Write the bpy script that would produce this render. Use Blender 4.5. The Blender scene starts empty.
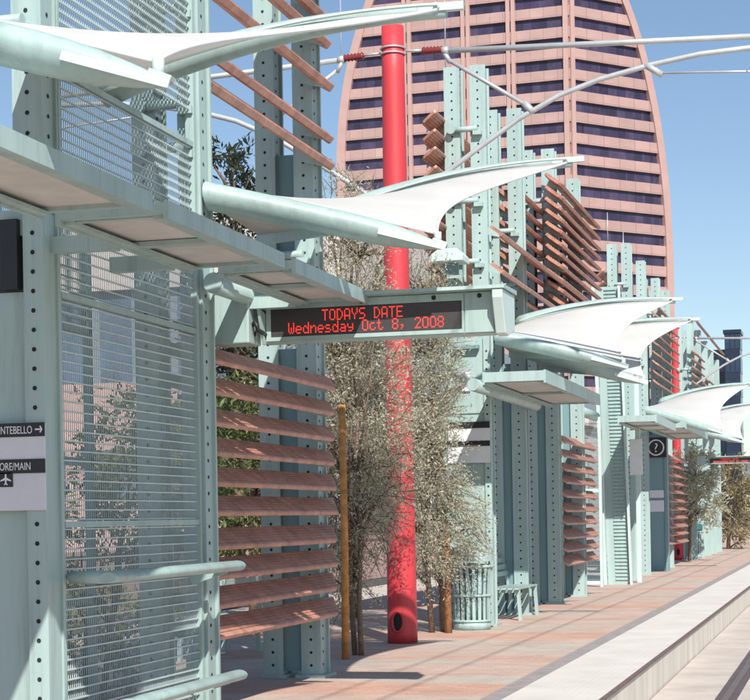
import bpy, math, random
from mathutils import Vector as V, Matrix
R=math.radians
random.seed(7)
C=bpy.context.scene.collection
# ------------------------------------------------------------------ materials
def mat(name,base,rough=.5,var=.12,scale=3.,bump=0.,bscale=40.,metal=0.,spec=.5,streak=False,rnd=0.,grime=False):
    m=bpy.data.materials.new(name); m.use_nodes=True; n=m.node_tree.nodes; l=m.node_tree.links
    b=n['Principled BSDF']; b.inputs['Roughness'].default_value=rough; b.inputs['Metallic'].default_value=metal
    b.inputs['Specular IOR Level'].default_value=spec
    g=n.new('ShaderNodeNewGeometry'); src=g.outputs['Position']
    if streak:
        mp=n.new('ShaderNodeMapping'); mp.inputs['Scale'].default_value=(1,1,.12); l.new(src,mp.inputs[0]); src=mp.outputs[0]
    t=n.new('ShaderNodeTexNoise'); t.inputs['Scale'].default_value=scale; t.inputs['Detail'].default_value=6; t.inputs['Roughness'].default_value=.65
    l.new(src,t.inputs['Vector'])
    r=n.new('ShaderNodeValToRGB'); e=r.color_ramp.elements
    e[0].position=.3; e[1].position=.72
    e[0].color=tuple(c*(1-var) for c in base)+(1,); e[1].color=tuple(min(1,c*(1+var)) for c in base)+(1,)
    l.new(t.outputs['Fac'],r.inputs[0]); col=r.outputs[0]
    if rnd:
        mx=n.new('ShaderNodeHueSaturation'); mr=n.new('ShaderNodeMapRange'); mr.inputs['To Min'].default_value=1-rnd; mr.inputs['To Max'].default_value=1+rnd
        l.new(g.outputs['Random Per Island'],mr.inputs[0]); l.new(mr.outputs[0],mx.inputs['Value']); l.new(col,mx.inputs['Color']); col=mx.outputs[0]
    if grime:
        m3=n.new('ShaderNodeMapping'); m3.inputs['Scale'].default_value=(11,11,.7); l.new(g.outputs['Position'],m3.inputs[0])
        t3=n.new('ShaderNodeTexNoise'); t3.inputs['Scale'].default_value=1.; t3.inputs['Detail'].default_value=7; t3.inputs['Roughness'].default_value=.75; l.new(m3.outputs[0],t3.inputs['Vector'])
        r3=n.new('ShaderNodeValToRGB'); q=r3.color_ramp.elements; q[0].position=.34; q[0].color=(.60,.57,.52,1); q[1].position=.50; q[1].color=(1,1,1,1); l.new(t3.outputs['Fac'],r3.inputs[0])
        m4=n.new('ShaderNodeMix'); m4.data_type='RGBA'; m4.blend_type='MULTIPLY'; m4.inputs[0].default_value=.42; l.new(col,m4.inputs[6]); l.new(r3.outputs[0],m4.inputs[7]); col=m4.outputs[2]
    l.new(col,b.inputs['Base Color'])
    if bump:
        t2=n.new('ShaderNodeTexNoise'); t2.inputs['Scale'].default_value=bscale; t2.inputs['Detail'].default_value=4; l.new(src,t2.inputs['Vector'])
        bp=n.new('ShaderNodeBump'); bp.inputs['Strength'].default_value=bump; bp.inputs['Distance'].default_value=.02
        l.new(t2.outputs['Fac'],bp.inputs['Height']); l.new(bp.outputs[0],b.inputs['Normal'])
    return m
def emit(name,col,s):
    m=bpy.data.materials.new(name); m.use_nodes=True; b=m.node_tree.nodes['Principled BSDF']
    b.inputs['Base Color'].default_value=col+(1,); b.inputs['Emission Color'].default_value=col+(1,); b.inputs['Emission Strength'].default_value=s
    return m
def leafmat(name,c0,c1,c2):
    m=bpy.data.materials.new(name); m.use_nodes=True; n=m.node_tree.nodes; l=m.node_tree.links; b=n['Principled BSDF']
    b.inputs['Roughness'].default_value=.6
    g=n.new('ShaderNodeNewGeometry'); r=n.new('ShaderNodeValToRGB'); e=r.color_ramp.elements
    e[0].color=c0+(1,); e[1].color=c2+(1,); x=e.new(.5); x.color=c1+(1,)
    l.new(g.outputs['Random Per Island'],r.inputs[0]); l.new(r.outputs[0],b.inputs['Base Color'])
    tr=n.new('ShaderNodeBsdfTranslucent'); l.new(r.outputs[0],tr.inputs[0]); mx=n.new('ShaderNodeMixShader'); mx.inputs[0].default_value=.5
    l.new(b.outputs[0],mx.inputs[1]); l.new(tr.outputs[0],mx.inputs[2]); l.new(mx.outputs[0],n['Material Output'].inputs[0])
    return m
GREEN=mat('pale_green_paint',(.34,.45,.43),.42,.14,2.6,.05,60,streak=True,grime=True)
GREEN_SHADE=mat('shaded_green_paint',(.17,.28,.30),.5,.12,2.5,streak=True)  # darker, bluer copy of the green paint, with shade put into its colour
PALE=mat('pale_grey_paint',(.50,.60,.57),.42,.07,2.5)
GALV=mat('galvanised_wire',(.47,.56,.55),.45,.1,4)
WOOD=mat('redwood_slat',(.44,.215,.155),.45,.35,6,.15,90,rnd=.22)
SOFFIT=mat('tan_soffit',(.52,.51,.48),.6,.12,4)
HOLE=mat('dark_hole',(.012,.014,.016),.8,.1)
BLACK=mat('black_sign',(.016,.018,.022),.45,.15)
WHITE=mat('white_paint',(.72,.73,.74),.5,.05,5)
PLATE=mat('sign_plate_grey',(.62,.62,.66),.45,.05,5)
RED=mat('red_paint',(.52,.040,.05),.5,.28,2.2,.06,40,streak=True)
STEEL=mat('grey_steel',(.50,.52,.53),.38,.12,6,metal=.35)
INSUL=mat('brown_insulator',(.20,.03,.03),.3,.1)
RAILM=mat('rail_steel',(.22,.15,.12),.4,.3,8,metal=.5)
BARK=mat('bark',(.17,.12,.085),.85,.35,20,.5,60)
STAKE=mat('orange_stake',(.50,.22,.06),.7,.4,9,.3,60)
GLASS=mat('dark_glass',(.03,.04,.07),.12,.3,.2)
LEAF_A=leafmat('olive_leaf',(.31,.33,.22),(.52,.52,.39),(.74,.71,.59))
LEAF_B=leafmat('green_leaf',(.07,.10,.035),(.15,.19,.065),(.30,.32,.14))
LEAF_C=leafmat('dark_leaf',(.02,.035,.02),(.04,.06,.035),(.08,.09,.05))
LEAF_D=leafmat('tan_leaf',(.20,.17,.09),(.32,.27,.14),(.46,.40,.24))
LED=emit('led_red',(1.,.045,.03),1.15)
# membrane: bright cloth letting some light through
CLOTH=mat('white_membrane',(.77,.77,.75),.6,.08,1.6)
n=CLOTH.node_tree.nodes; l=CLOTH.node_tree.links
tr=n.new('ShaderNodeBsdfTranslucent'); tr.inputs[0].default_value=(.8,.79,.76,1); mx=n.new('ShaderNodeMixShader'); mx.inputs[0].default_value=.4
l.new(n['Principled BSDF'].outputs[0],mx.inputs[1]); l.new(tr.outputs[0],mx.inputs[2]); l.new(mx.outputs[0],n['Material Output'].inputs[0])
def paving():
    m=bpy.data.materials.new('paving'); m.use_nodes=True; n=m.node_tree.nodes; l=m.node_tree.links; b=n['Principled BSDF']; b.inputs['Roughness'].default_value=.75
    g=n.new('ShaderNodeNewGeometry'); s=n.new('ShaderNodeSeparateXYZ'); l.new(g.outputs['Position'],s.inputs[0])
    def mt(op,a,b=None,c=None):
        q=n.new('ShaderNodeMath'); q.operation=op
        for i,v in enumerate((a,b,c)):
            if v is None: continue
            if isinstance(v,(int,float)): q.inputs[i].default_value=v
            else: l.new(v,q.inputs[i])
        return q.outputs[0]
    # wide orange paver bands every 6.9 m, thin ones midway, edges on paver rows
    y=mt('SNAP',s.outputs['Y'],.105)
    def bandm(off,half,soft):
        u=mt('FRACT',mt('DIVIDE',mt('SUBTRACT',y,off),6.9)); d=mt('MULTIPLY',mt('ABSOLUTE',mt('SUBTRACT',u,.5)),6.9)
        q=n.new('ShaderNodeMapRange'); q.inputs['From Min'].default_value=half+soft; q.inputs['From Max'].default_value=half-soft; l.new(d,q.inputs[0]); return q.outputs[0]
    bm_=mt('MAXIMUM',bandm(22.1-3.45,.55,.12),mt('MULTIPLY',bandm(22.1,.28,.1),.75)); bm_=mt('MAXIMUM',bm_,mt('MULTIPLY',bandm(20.2,.2,.1),.5))
    nt=n.new('ShaderNodeTexNoise'); nt.inputs['Scale'].default_value=.45; nt.inputs['Detail'].default_value=4; l.new(g.outputs['Position'],nt.inputs['Vector'])
    r=n.new('ShaderNodeValToRGB'); e=r.color_ramp.elements
    e[0].position=.35; e[0].color=(.46,.41,.355,1); e[1].position=.68; e[1].color=(.53,.37,.295,1); l.new(nt.outputs['Fac'],r.inputs[0])
    bx=n.new('ShaderNodeMix'); bx.data_type='RGBA'; bx.inputs[7].default_value=(.53,.325,.245,1); l.new(bm_,bx.inputs[0]); l.new(r.outputs[0],bx.inputs[6])
    br=n.new('ShaderNodeTexBrick'); br.inputs['Scale'].default_value=1; br.inputs['Brick Width'].default_value=.21; br.inputs['Row Height'].default_value=.105; br.inputs['Mortar Size'].default_value=.003
    br.inputs['Color1'].default_value=(.92,.92,.92,1); br.inputs['Color2'].default_value=(1.07,1.06,1.05,1); br.inputs['Mortar'].default_value=(.75,.73,.70,1)
    l.new(g.outputs['Position'],br.inputs['Vector'])
    mm=n.new('ShaderNodeMix'); mm.data_type='RGBA'; mm.blend_type='MULTIPLY'; mm.inputs[0].default_value=1
    l.new(bx.outputs[2],mm.inputs[6]); l.new(br.outputs[0],mm.inputs[7])
    t3=n.new('ShaderNodeTexNoise'); t3.inputs['Scale'].default_value=1.7; t3.inputs['Detail'].default_value=8; t3.inputs['Roughness'].default_value=.7; l.new(g.outputs['Position'],t3.inputs['Vector'])
    r3=n.new('ShaderNodeValToRGB'); r3.color_ramp.elements[0].color=(.84,.84,.84,1); r3.color_ramp.elements[1].color=(1.1,1.1,1.1,1); r3.color_ramp.elements[0].position=.3; r3.color_ramp.elements[1].position=.7; l.new(t3.outputs['Fac'],r3.inputs[0])
    m2=n.new('ShaderNodeMix'); m2.data_type='RGBA'; m2.blend_type='MULTIPLY'; m2.inputs[0].default_value=1; l.new(mm.outputs[2],m2.inputs[6]); l.new(r3.outputs[0],m2.inputs[7])
    l.new(m2.outputs[2],b.inputs['Base Color'])
    return m
PAVE=paving()
def tactile():
    m=mat('tactile_strip',(.62,.58,.53),.7,.10,1.5); n=m.node_tree.nodes; l=m.node_tree.links
    g=n.new('ShaderNodeNewGeometry'); v=n.new('ShaderNodeTexVoronoi'); v.inputs['Scale'].default_value=16; v.inputs['Randomness'].default_value=0
    l.new(g.outputs['Position'],v.inputs['Vector']); bp=n.new('ShaderNodeBump'); bp.inputs['Strength'].default_value=.35; bp.inputs['Distance'].default_value=.006; bp.invert=True
    l.new(v.outputs['Distance'],bp.inputs['Height']); l.new(bp.outputs[0],n['Principled BSDF'].inputs['Normal'])
    return m
TACT=tactile()
CONC=mat('concrete',(.50,.44,.385),.8,.16,1.3,.3,30,streak=False)
CONCF=mat('concrete_face',(.60,.55,.48),.8,.22,2.5,.3,30,streak=True)
BAND=mat('grey_paver_band',(.30,.27,.255),.75,.2,6,.2,40)
ASPH=mat('asphalt',(.07,.068,.066),.9,.25,2,.3,60)
PLAZA=mat('plaza_paving',(.30,.245,.205),.85,.25,.35)
# ------------------------------------------------------------------ geometry helpers
ROOT={}
class MB:
    def __init__(s): s.v=[]; s.f=[]; s.m=[]; s.sm=[]
    def add(s,vs,fs,mi=0,smooth=False):
        o=len(s.v); s.v+=[tuple(p) for p in vs]
        for f in fs: s.f.append(tuple(i+o for i in f)); s.m.append(mi); s.sm.append(smooth)
        return s
    def box(s,x0,x1,y0,y1,z0,z1,mi=0):
        return s.add([(x0,y0,z0),(x1,y0,z0),(x1,y1,z0),(x0,y1,z0),(x0,y0,z1),(x1,y0,z1),(x1,y1,z1),(x0,y1,z1)],
          [(0,3,2,1),(4,5,6,7),(0,1,5,4),(1,2,6,5),(2,3,7,6),(3,0,4,7)],mi)
    def prism(s,poly,axis,a,b,mi=0):
        """poly: 2D points; axis 0: (y,z) extruded in x, 1: (x,z) in y, 2: (x,y) in z"""
        n=len(poly)
        def P(p,t): return (t,p[0],p[1]) if axis==0 else ((p[0],t,p[1]) if axis==1 else (p[0],p[1],t))
        vs=[P(p,a) for p in poly]+[P(p,b) for p in poly]
        fs=[tuple(range(n))[::-1],tuple(range(n,2*n))]+[(i,(i+1)%n,n+(i+1)%n,n+i) for i in range(n)]
        return s.add(vs,fs,mi)
    def tube(s,pts,rad,n=10,mi=0,flat=1.,cap=True,smooth=True):
        pts=[V(p) for p in pts]; k=len(pts)
        if not isinstance(rad,(list,tuple)): rad=[rad]*k
        vs=[]; prev=None
        for i,p in enumerate(pts):
            t=(pts[min(i+1,k-1)]-pts[max(i-1,0)]).normalized()
            up=V((0,0,1)) if abs(t.z)<.95 else V((0,1,0))
            if prev is not None and prev.cross(t).length>1e-6: a=(prev-t*prev.dot(t)).normalized()
            else: a=(up-t*up.dot(t)).normalized()
            prev=a; b=t.cross(a)
            for j in range(n):
                w=2*math.pi*j/n; vs.append(p+a*math.cos(w)*rad[i]*flat+b*math.sin(w)*rad[i])
        fs=[(i*n+j,i*n+(j+1)%n,(i+1)*n+(j+1)%n,(i+1)*n+j) for i in range(k-1) for j in range(n)]
        s.add(vs,fs,mi,smooth)
        if cap:
            o=len(s.v)-k*n
            s.f+= [tuple(o+j for j in range(n))[::-1],tuple(o+(k-1)*n+j for j in range(n))]; s.m+=[mi,mi]; s.sm+=[False,False]
        return s
    def disc(s,c,nrm,r,n=8,mi=0):
        nrm=V(nrm).normalized(); a=V((0,0,1)) if abs(nrm.z)<.9 else V((1,0,0)); a=(a-nrm*a.dot(nrm)).normalized(); b=nrm.cross(a)
        c=V(c); return s.add([c+a*math.cos(2*math.pi*j/n)*r+b*math.sin(2*math.pi*j/n)*r for j in range(n)],[tuple(range(n))],mi)
    def bar(s,p,q,w,h,mi=0,up=(0,0,1)):
        p=V(p);q=V(q);t=(q-p).normalized();u=V(up); 
        if abs(t.dot(u))>.98: u=V((0,1,0))
        u=(u-t*u.dot(t)).normalized(); r=t.cross(u); vs=[]
        for e in (p,q):
            for a,b in ((-1,-1),(1,-1),(1,1),(-1,1)): vs.append(e+r*a*w/2+u*b*h/2)
        return s.add(vs,[(0,3,2,1),(4,5,6,7),(0,1,5,4),(1,2,6,5),(2,3,7,6),(3,0,4,7)],mi)
    def build(s,name,mats,parent=None,loc=None,bevel=0.):
        if not isinstance(mats,(list,tuple)): mats=[mats]
        o0=ROOT.get(parent.name,V((0,0,0))) if parent else (V(loc) if loc else V((0,0,0)))
        me=bpy.data.meshes.new(name); me.from_pydata([tuple(V(p)-o0) for p in s.v],[],s.f)
        for m in mats: me.materials.append(m)
        me.polygons.foreach_set('material_index',s.m); me.polygons.foreach_set('use_smooth',s.sm); me.update()
        o=bpy.data.objects.new(name,me); C.objects.link(o)
        if parent: o.parent=parent
        else: o.location=o0
        ROOT[o.name]=o0
        if bevel:
            b=o.modifiers.new('bevel','BEVEL'); b.width=bevel; b.segments=2; b.limit_method='ANGLE'; b.angle_limit=R(40)
        return o
def tag(o,label=None,cat=None,group=None,kind=None):
    if label: o['label']=label
    if cat: o['category']=cat
    if group: o['group']=group
    if kind: o['kind']=kind
    return o
def thing(name,loc,label,cat,group=None):
    o=bpy.data.objects.new(name,None); o.empty_display_size=.2; o.location=loc; C.objects.link(o); ROOT[o.name]=V(loc)
    return tag(o,label,cat,group)
def copy_tree(o,parent=None,loc=None,label=None):
    c=o.copy(); C.objects.link(c)
    if parent: c.parent=parent
    if loc is not None: c.location=loc; ROOT[c.name]=V(loc)
    if label: c['label']=label
    for ch in list(o.children): copy_tree(ch,c)
    return c
# ------------------------------------------------------------------ setting
TRK=-.37
tag(MB().add([(-3000,-300,TRK-.02),(3000,-300,TRK-.02),(3000,6000,TRK-.02),(-3000,6000,TRK-.02)],[(0,1,2,3)]).build('ground',PLAZA),kind='structure')
tag(MB().box(-2.0,9,-8,260,-.6,TRK).build('track_slab',CONC),kind='structure')
# platform
tag(MB().box(-8.9,-2.06,-6,240,-.5,0).build('platform',[PAVE]),kind='structure')
tag(MB().box(-2.055,-2.02,-6,240,-.5,-.0215).build('platform_wall',CONCF),kind='structure')
tag(MB().box(-2.030,-1.997,-6,240,-.018,.006).build('platform_nosing',mat('rubber_nosing',(.16,.10,.09),.7,.3,5)),kind='structure')
tag(MB().box(-3.02,-2.83,-6,240,-.02,.004).build('paving_band',BAND),kind='structure')
tag(MB().box(-2.828,-2.032,-6,240,-.02,.008).build('tactile_strip',TACT),kind='structure')
tag(MB().box(-12.8,-8.95,-8,260,-.6,TRK+.004).build('far_track_slab',CONC),kind='structure')
tag(MB().box(-23,-12.85,-8,300,-.6,TRK+.002).build('road',ASPH),kind='structure')
tag(MB().box(-34,-23.05,-8,300,-.6,-.22).build('pavement',PLAZA),kind='structure')
rl=MB().box(-1.36,-1.14,-8,240,TRK-.02,TRK+.004,1).box(-1.285,-1.215,-8,240,TRK-.02,TRK+.016,0)
tag(rl.build('rail',[RAILM,mat('rail_groove',(.10,.08,.08),.8,.3,6)]),'steel rail set in the concrete beside the platform edge','rail')
# ------------------------------------------------------------------ column pairs
def column_mb(mb,xc,y,z0,z1,w=.2,d=.26,holes=True):
    # built-up column: two flange plates, web set back between them, holes in the front plate
    mb.box(xc-w/2,xc+w/2,y,y+.03,z0,z1); mb.box(xc-w/2,xc+w/2,y+d-.03,y+d,z0,z1)
    mb.box(xc-w/2+.025,xc+w/2-.025,y+.03,y+d-.03,z0,z1-.02)
    if z0<.1: mb.box(xc-w/2-.05,xc+w/2+.05,y-.05,y+d+.05,0,.03)
    if holes:
        z=z0+.12
        while z<z1-.08:
            mb.disc((xc,y-.003,z),(0,-1,0),.0145,8,1); mb.disc((xc+w/2-.022,y+d/2,z),(1,0,0),.0145,8,1); z+=.125
def column_pair(xl,xr,y,label,ztop=7.85,w=.2,d=.26,z0=0,infill=3.05,arms=(4.35,5.2,6.1,6.9),holes=True,upinfill=None,spike=False):
    t=thing('column_pair',((xl+xr)/2,y,0),label,'steel columns','paired steel columns of the station shelters')
    for xc in (xl,xr):
        m=MB(); column_mb(m,xc,y,z0,ztop,w,d,holes); o=m.build('column',[GREEN,HOLE],t)
        for k in range(1):
            pass
    if infill: MB().box(xl+w/2-.02,xr-w/2+.02,y+.05,y+.09,.06,infill).build('infill_panel',GREEN_SHADE,t)
    if upinfill: MB().box(xl+w/2-.02,xr-w/2+.02,y+.10,y+.14,upinfill[0],upinfill[1]).build('infill_panel',GREEN_SHADE,t)
    for z in arms:
        m=MB().tube([(xl-.0,y-.045,z),(xr,y-.045,z)],.04,10); m.tube([(xl,y-.045,z),(xl,y-.1,z)],.062,10); m.box(xr-.06,xr+.06,y-.09,y-.004,z-.09,z-.035)
        m.build('bracket',GREEN,t)
    if spike: MB().tube([(xl-.09,y+.05,ztop),(xl-.09,y+.05,ztop+.75)],.009,6).build('lightning_rod',STEEL,t)
    return t
# nearest shelter (first two rise out of the picture)
column_pair(-5.22,-4.80,9.75,'pale green columns behind the signboard post at the left edge',9.5,.2,.26,infill=None,z0=3.3,arms=(4.6,4.95,5.9))
column_pair(-5.13,-4.76,12.36,'pale green columns at the far end of the big wire mesh screen',9.5,.18,.26,infill=None,arms=(4.35,4.68,5.4,6.3))
column_pair(-5.45,-5.06,16.2,'pale green columns behind the nearest bank of wooden slats',8.4,.2,.3,infill=3.2,arms=(4.1,),upinfill=(3.9,5.1))
YB=[24.0,26.75,29.9,32.7]
lab=['tall pale columns just behind the litter bin and red mast','pale columns beside the bench in the second shelter','pale columns at the near end of the second shelter\'s low wooden slats','pale columns at the far end of the second shelter\'s low wooden slats']
for y,lb,sp in zip(YB,lab,(True,False,True,False)):
    column_pair(-5.30,-4.93,y,lb,7.85,.225,.28,infill=3.9,arms=(5.1,5.95,6.95),spike=sp)
YC=[40.95,43.9,47.3,49.9]
lab=['pale columns at the near end of the third shelter, behind the leaning screen','second pair of pale columns in the third shelter, behind the blank white poster','pale columns behind the question mark sign post','last pair of pale columns of the third shelter, behind its low wooden slats']
for y,lb,sp in zip(YC,lab,(True,True,False,False)):
    column_pair(-5.28,-4.95,y,lb,7.85,.225,.28,infill=3.9,arms=(5.3,6.9),spike=sp)
ords=['nearest','second','third','fourth','last']
for i,y in enumerate((57.6,60.4,63.3,66.1,69.0)):
    column_pair(-5.30,-4.93,y,ords[i]+' pair of thin pale columns in the far shelter beyond the small red mast',7.85-(.1*i),.22,.26,infill=3.05,arms=(5.0,6.2),holes=False)
# ------------------------------------------------------------------ information pylon at left edge
def text(s,size,loc,m,parent,align='RIGHT',sx=.68,name='lettering',rot=(R(90),0,0)):
    cu=bpy.data.curves.new(name,'FONT'); cu.body=s; cu.size=size; cu.align_x=align; cu.extrude=.001; cu.materials.append(m)
    tmp=bpy.data.objects.new('tmp',cu); C.objects.link(tmp); me=bpy.data.meshes.new_from_object(tmp.evaluated_get(bpy.context.evaluated_depsgraph_get())); bpy.data.objects.remove(tmp)
    o=bpy.data.objects.new(name,me); C.objects.link(o); o.parent=parent; o.location=V(loc)-ROOT[parent.name]; o.rotation_euler=rot; o.scale=(sx,1,1); return o
t=thing('information_pylon',(-5.2,9.72,0),'grey green sign post at left edge with white direction panel','sign post')
m=MB(); m.box(-4.83,-4.70,9.72,9.745,0,3.46); m.box(-4.83,-4.70,9.93,9.955,0,3.46); m.box(-4.82,-4.715,9.745,9.93,0,3.44)
z=.12
while z<3.4:
    m.disc((-4.765,9.717,z),(0,-1,0),.0145,10,1); z+=.118
m.build('post',[GREEN,HOLE],t)
MB().box(-5.9,-4.832,9.76,9.84,0,2.955).box(-5.9,-4.832,9.76,9.84,3.40,3.46).build('panel',[GREEN],t)
m=MB().box(-5.9,-4.86,9.78,9.84,2.96,3.395,0); m.box(-4.97,-4.86,9.70,9.775,2.97,3.395,1); m.box(-5.9,-4.835,9.755,9.772,2.955,2.985,1)
m.build('display_recess',[GLASS,BLACK],t)
sp=MB().box(-5.75,-4.695,9.70,9.714,1.62,2.15).build('sign_plate',[PLATE],t,bevel=.004)
MB().box(-5.752,-4.693,9.694,9.699,2.068,2.152).box(-5.752,-4.693,9.694,9.699,1.846,1.932).build('black_band',BLACK,sp)
text('MONTEBELLO',.066,(-4.773,9.692,2.087),WHITE,sp); text('SYCAMORE/MAIN',.066,(-4.786,9.692,1.866),WHITE,sp)
a=MB(); a.box(-4.755,-4.715,9.690,9.693,2.106,2.115); a.add([(-4.725,9.689,2.127),(-4.718,9.689,2.133),(-4.704,9.689,2.1105),(-4.718,9.689,2.088),(-4.725,9.689,2.094),(-4.713,9.689,2.1105)],[(0,1,2,5),(5,2,3,4)]); a.build('arrow',WHITE,sp)
MB().box(-5.0,-4.91,9.694,9.699,1.765,1.855).build('airport_symbol',BLACK,sp,bevel=.002)
a=MB(); x0,z0=-4.955,1.81
pl=[(0,.036),(.006,.028),(.006,.012),(.036,-.004),(.036,-.012),(.006,-.004),(.005,-.022),(.013,-.029),(.013,-.034),(0,-.030)]
pl=pl+[(-x,z) for x,z in pl[1:-1]][::-1]
a.add([(x0+x,9.691,z0+z) for x,z in pl],[tuple(range(len(pl)))[::-1]]); a.build('aeroplane',WHITE,sp)
# ------------------------------------------------------------------ mesh screens
def mesh_mb(mb,x,y0,y1,z0,z1,sy,sz,wv=.0035,wh=.008,mi=0):
    k=int((y1-y0)/sy)
    for i in range(k+1):
        y=y0+(y1-y0)*i/k; mb.box(x-.006,x-.001,y-wv/2,y+wv/2,z0,z1,mi)
    k=int((z1-z0)/sz)
    for i in range(k+1):
        z=z0+(z1-z0)*i/k; mb.box(x,x+.012,y0,y1,z-wh/2,z+wh/2,mi)
t=thing('mesh_screen',(-4.72,11.1,0),'tall pale wire mesh screen between the sign post and the nearest slats','mesh screen')
for i,(z0,z1) in enumerate(((.12,1.50),(1.56,2.92),(3.0,3.42),(3.50,4.33),(4.62,6.9))):
    m=MB(); mesh_mb(m,-4.73,9.97,12.36,z0,z1,.0295,.0615,.0040,.0095); m.build('wire_mesh',GALV,t)
m=MB()
for z in (.10,1.53,2.96,3.46,4.36): m.box(-4.75,-4.70,9.987,12.298,z-.02,z+.02)
m.box(-4.745,-4.705,9.957,9.985,.05,6.9); m.box(-4.763,-4.694,12.30,12.352,.05,6.9)
m.build('frame',GREEN,t)
# rear mesh on the far side of the shelter, seen through the front one
t=thing('mesh_screen',(-5.9,11.1,0),'second wire mesh screen standing behind the big one with glass','mesh screen')
m=MB(); mesh_mb(m,-5.6,9.97,12.3,3.0,3.9,.03,.07,.005,.01); m.build('wire_mesh',GREEN_SHADE,t)
m=MB()
for z in (.95,2.0,3.0,3.92): m.box(-5.63,-5.57,9.95,12.34,z-.03,z+.03)
for y in (9.95,11.2,12.3): m.box(-5.63,-5.57,y,y+.05,0,3.9)
m.build('frame',GREEN_SHADE,t)
# leaning rails
for i,(y0,y1,z,lb) in enumerate(((9.97,12.36,1.20,'pale green lean rail across the middle of the mesh screen'),(9.97,12.36,.385,'pale green rail at the foot of the mesh screen'))):
    r=thing('lean_rail',(-4.42,11,z),lb,'lean rail','rails in front of the mesh screen')
    m=MB().tube([(-4.42,y0,z),(-4.42,y0+.02,z),(-4.42,y1-.02,z),(-4.42,y1,z)],[.055,.068,.068,.055],14,flat=.58); m.build('rail_bar',GREEN,r)
    MB().tube([(-4.43,y0+.05,z),(-4.69,y0+.05,z)],.05,10,flat=.8).build('bracket',GREEN,r)
    for y in (y1-.25,):
        MB().bar((-4.43,y,z-.02),(-4.695,y,z-.1),.04,.06).build('bracket',GREEN,r)
# ------------------------------------------------------------------ wooden louvres
SLP=[(0,-.5),(.12,-.75),(.88,-.75),(1,-.45),(1,.45)]
for _i in range(6):
    _u=.95-.9*_i/5.5; SLP+=[(_u,.62),(_u-.10,.62),(_u-.105,.38),(_u-.155,.38)]
SLP=SLP[:-1]+[(0,.3)]
def slat_mb(y0,y1,zb,xb=-4.95,xf=-4.76,drop=.125,skew=.45,th=.036):
    """plank sloping down towards the track; the ends are cut on a slant, near end rounded"""
    dx,dz=xf-xb,-drop; L=math.hypot(dx,dz); nx,nz=-dz/L,dx/L
    m=MB(); secs=[]; N=9
    for s,(off) in enumerate((0,.012,.05)):
        pass
    def ring(y_b,y_f,sc):
        pts=[]
        for u,v in SLP:
            uu=.5+(u-.5)*sc; x=xb+dx*uu+nx*th*v*sc; z=zb+dz*uu+nz*th*v*sc; pts.append((x,y_b+(y_f-y_b)*uu,z))
        return pts
    rs=[ring(y0-.03,y0+.06,.75),ring(y0,y0+.10,1),ring(y1+skew,y1,1),ring(y1+skew+.02,y1+.02,.8)]
    n=len(SLP); vs=[p for r in rs for p in r]
    fs=[(i*n+j,i*n+(j+1)%n,(i+1)*n+(j+1)%n,(i+1)*n+j) for i in range(len(rs)-1) for j in range(n)]
    fs+=[tuple(range(n))[::-1],tuple(range((len(rs)-1)*n,len(rs)*n))]
    m.add(vs,fs); return m
def louvre(label,y0,y1,zs,xb=-4.95,xf=-4.76,posts=(),skew=.45,drop=.145,th=.036,grp='banks of wooden slats on the shelters'):
    t=thing('slat_bank',((xb+xf)/2,(y0+y1)/2,min(zs)),label,'wooden slats',grp)
    for z in zs:
        z+=random.uniform(-.012,.012); o=slat_mb(y0+random.uniform(-.03,.03),y1+random.uniform(-.04,.04),z,xb,xf,drop+random.uniform(-.008,.008),skew,th).build('slat',WOOD,t)
        for y in posts:
            MB().prism([(xb-.12,z-.10),(xb-.12,z+.02),(xb+.01,z-.025),(xf-.03,z-drop+.0),(xf-.03,z-drop-.035)],1,y-.01,y+.01).build('support',GREEN,o)
    return t
louvre('low bank of reddish wooden slats in front of the nearest columns',12.78,16.12,[2.92-.2405*k for k in range(10)],posts=(12.62,16.0))
louvre('high wooden slats over the nearest sign, rising out of the picture',12.75,16.2,[5.08,5.34,5.83,6.24,6.48,6.75,7.2],posts=(12.62,16.0),skew=.3,th=.06)
louvre('wooden slats high above the mesh screen at the top left',10.6,13.2,[5.75,6.0,6.5],xb=-5.5,xf=-5.3,posts=(12.3,),th=.06)
louvre('low stack of wooden slats at the far end of the second shelter',30.3,34.2,[2.95-.24*k for k in range(10)],posts=(30.1,34.1))
louvre('high slats behind the tallest columns of the second shelter',23.45,28.5,[7.12-.25*k for k in range(10)],xb=-5.40,xf=-5.62,posts=(23.9,27))
louvre('high wooden slats on the front of the second shelter\'s far columns',29.3,34.2,[7.3-.2*k for k in range(12)],xb=-4.88,xf=-4.62,posts=(29.8,32.6),skew=.2,drop=.19,th=.05)
louvre('two long slats slanting between the second shelter\'s columns above the sign',24.2,34.0,[5.10,5.62],xb=-4.83,xf=-4.64,posts=(24.1,29.8),skew=.2,th=.05)
louvre('high slats between the two rows of the second shelter\'s columns',26.9,33.8,[6.9-.25*k for k in range(8)],xb=-5.22,xf=-5.0,posts=(27,),drop=.17,th=.05)
louvre('low stack of small slats beside the question mark sign',48.6,54,[3.2-.24*k for k in range(11)],posts=(48.4,),xb=-4.95,xf=-4.76)
louvre('high wooden slats at the near end of the third shelter',40.5,44,[7.2-.25*k for k in range(7)],xb=-5.42,xf=-5.6,posts=(40.9,))
louvre('high wooden slats above the far end of the third shelter',45.5,51.2,[7.0-.25*k for k in range(9)],xb=-4.86,xf=-4.68,posts=(47.2,49.8))
louvre('small slats on the far shelter\'s nearest columns',57.3,60.5,[6.8-.25*k for k in range(9)],xb=-4.86,xf=-4.68,posts=(57.5,))
louvre('small slats halfway along the far shelter',62.5,66,[6.3-.25*k for k in range(8)],xb=-4.86,xf=-4.68,posts=(63.2,))
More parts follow.
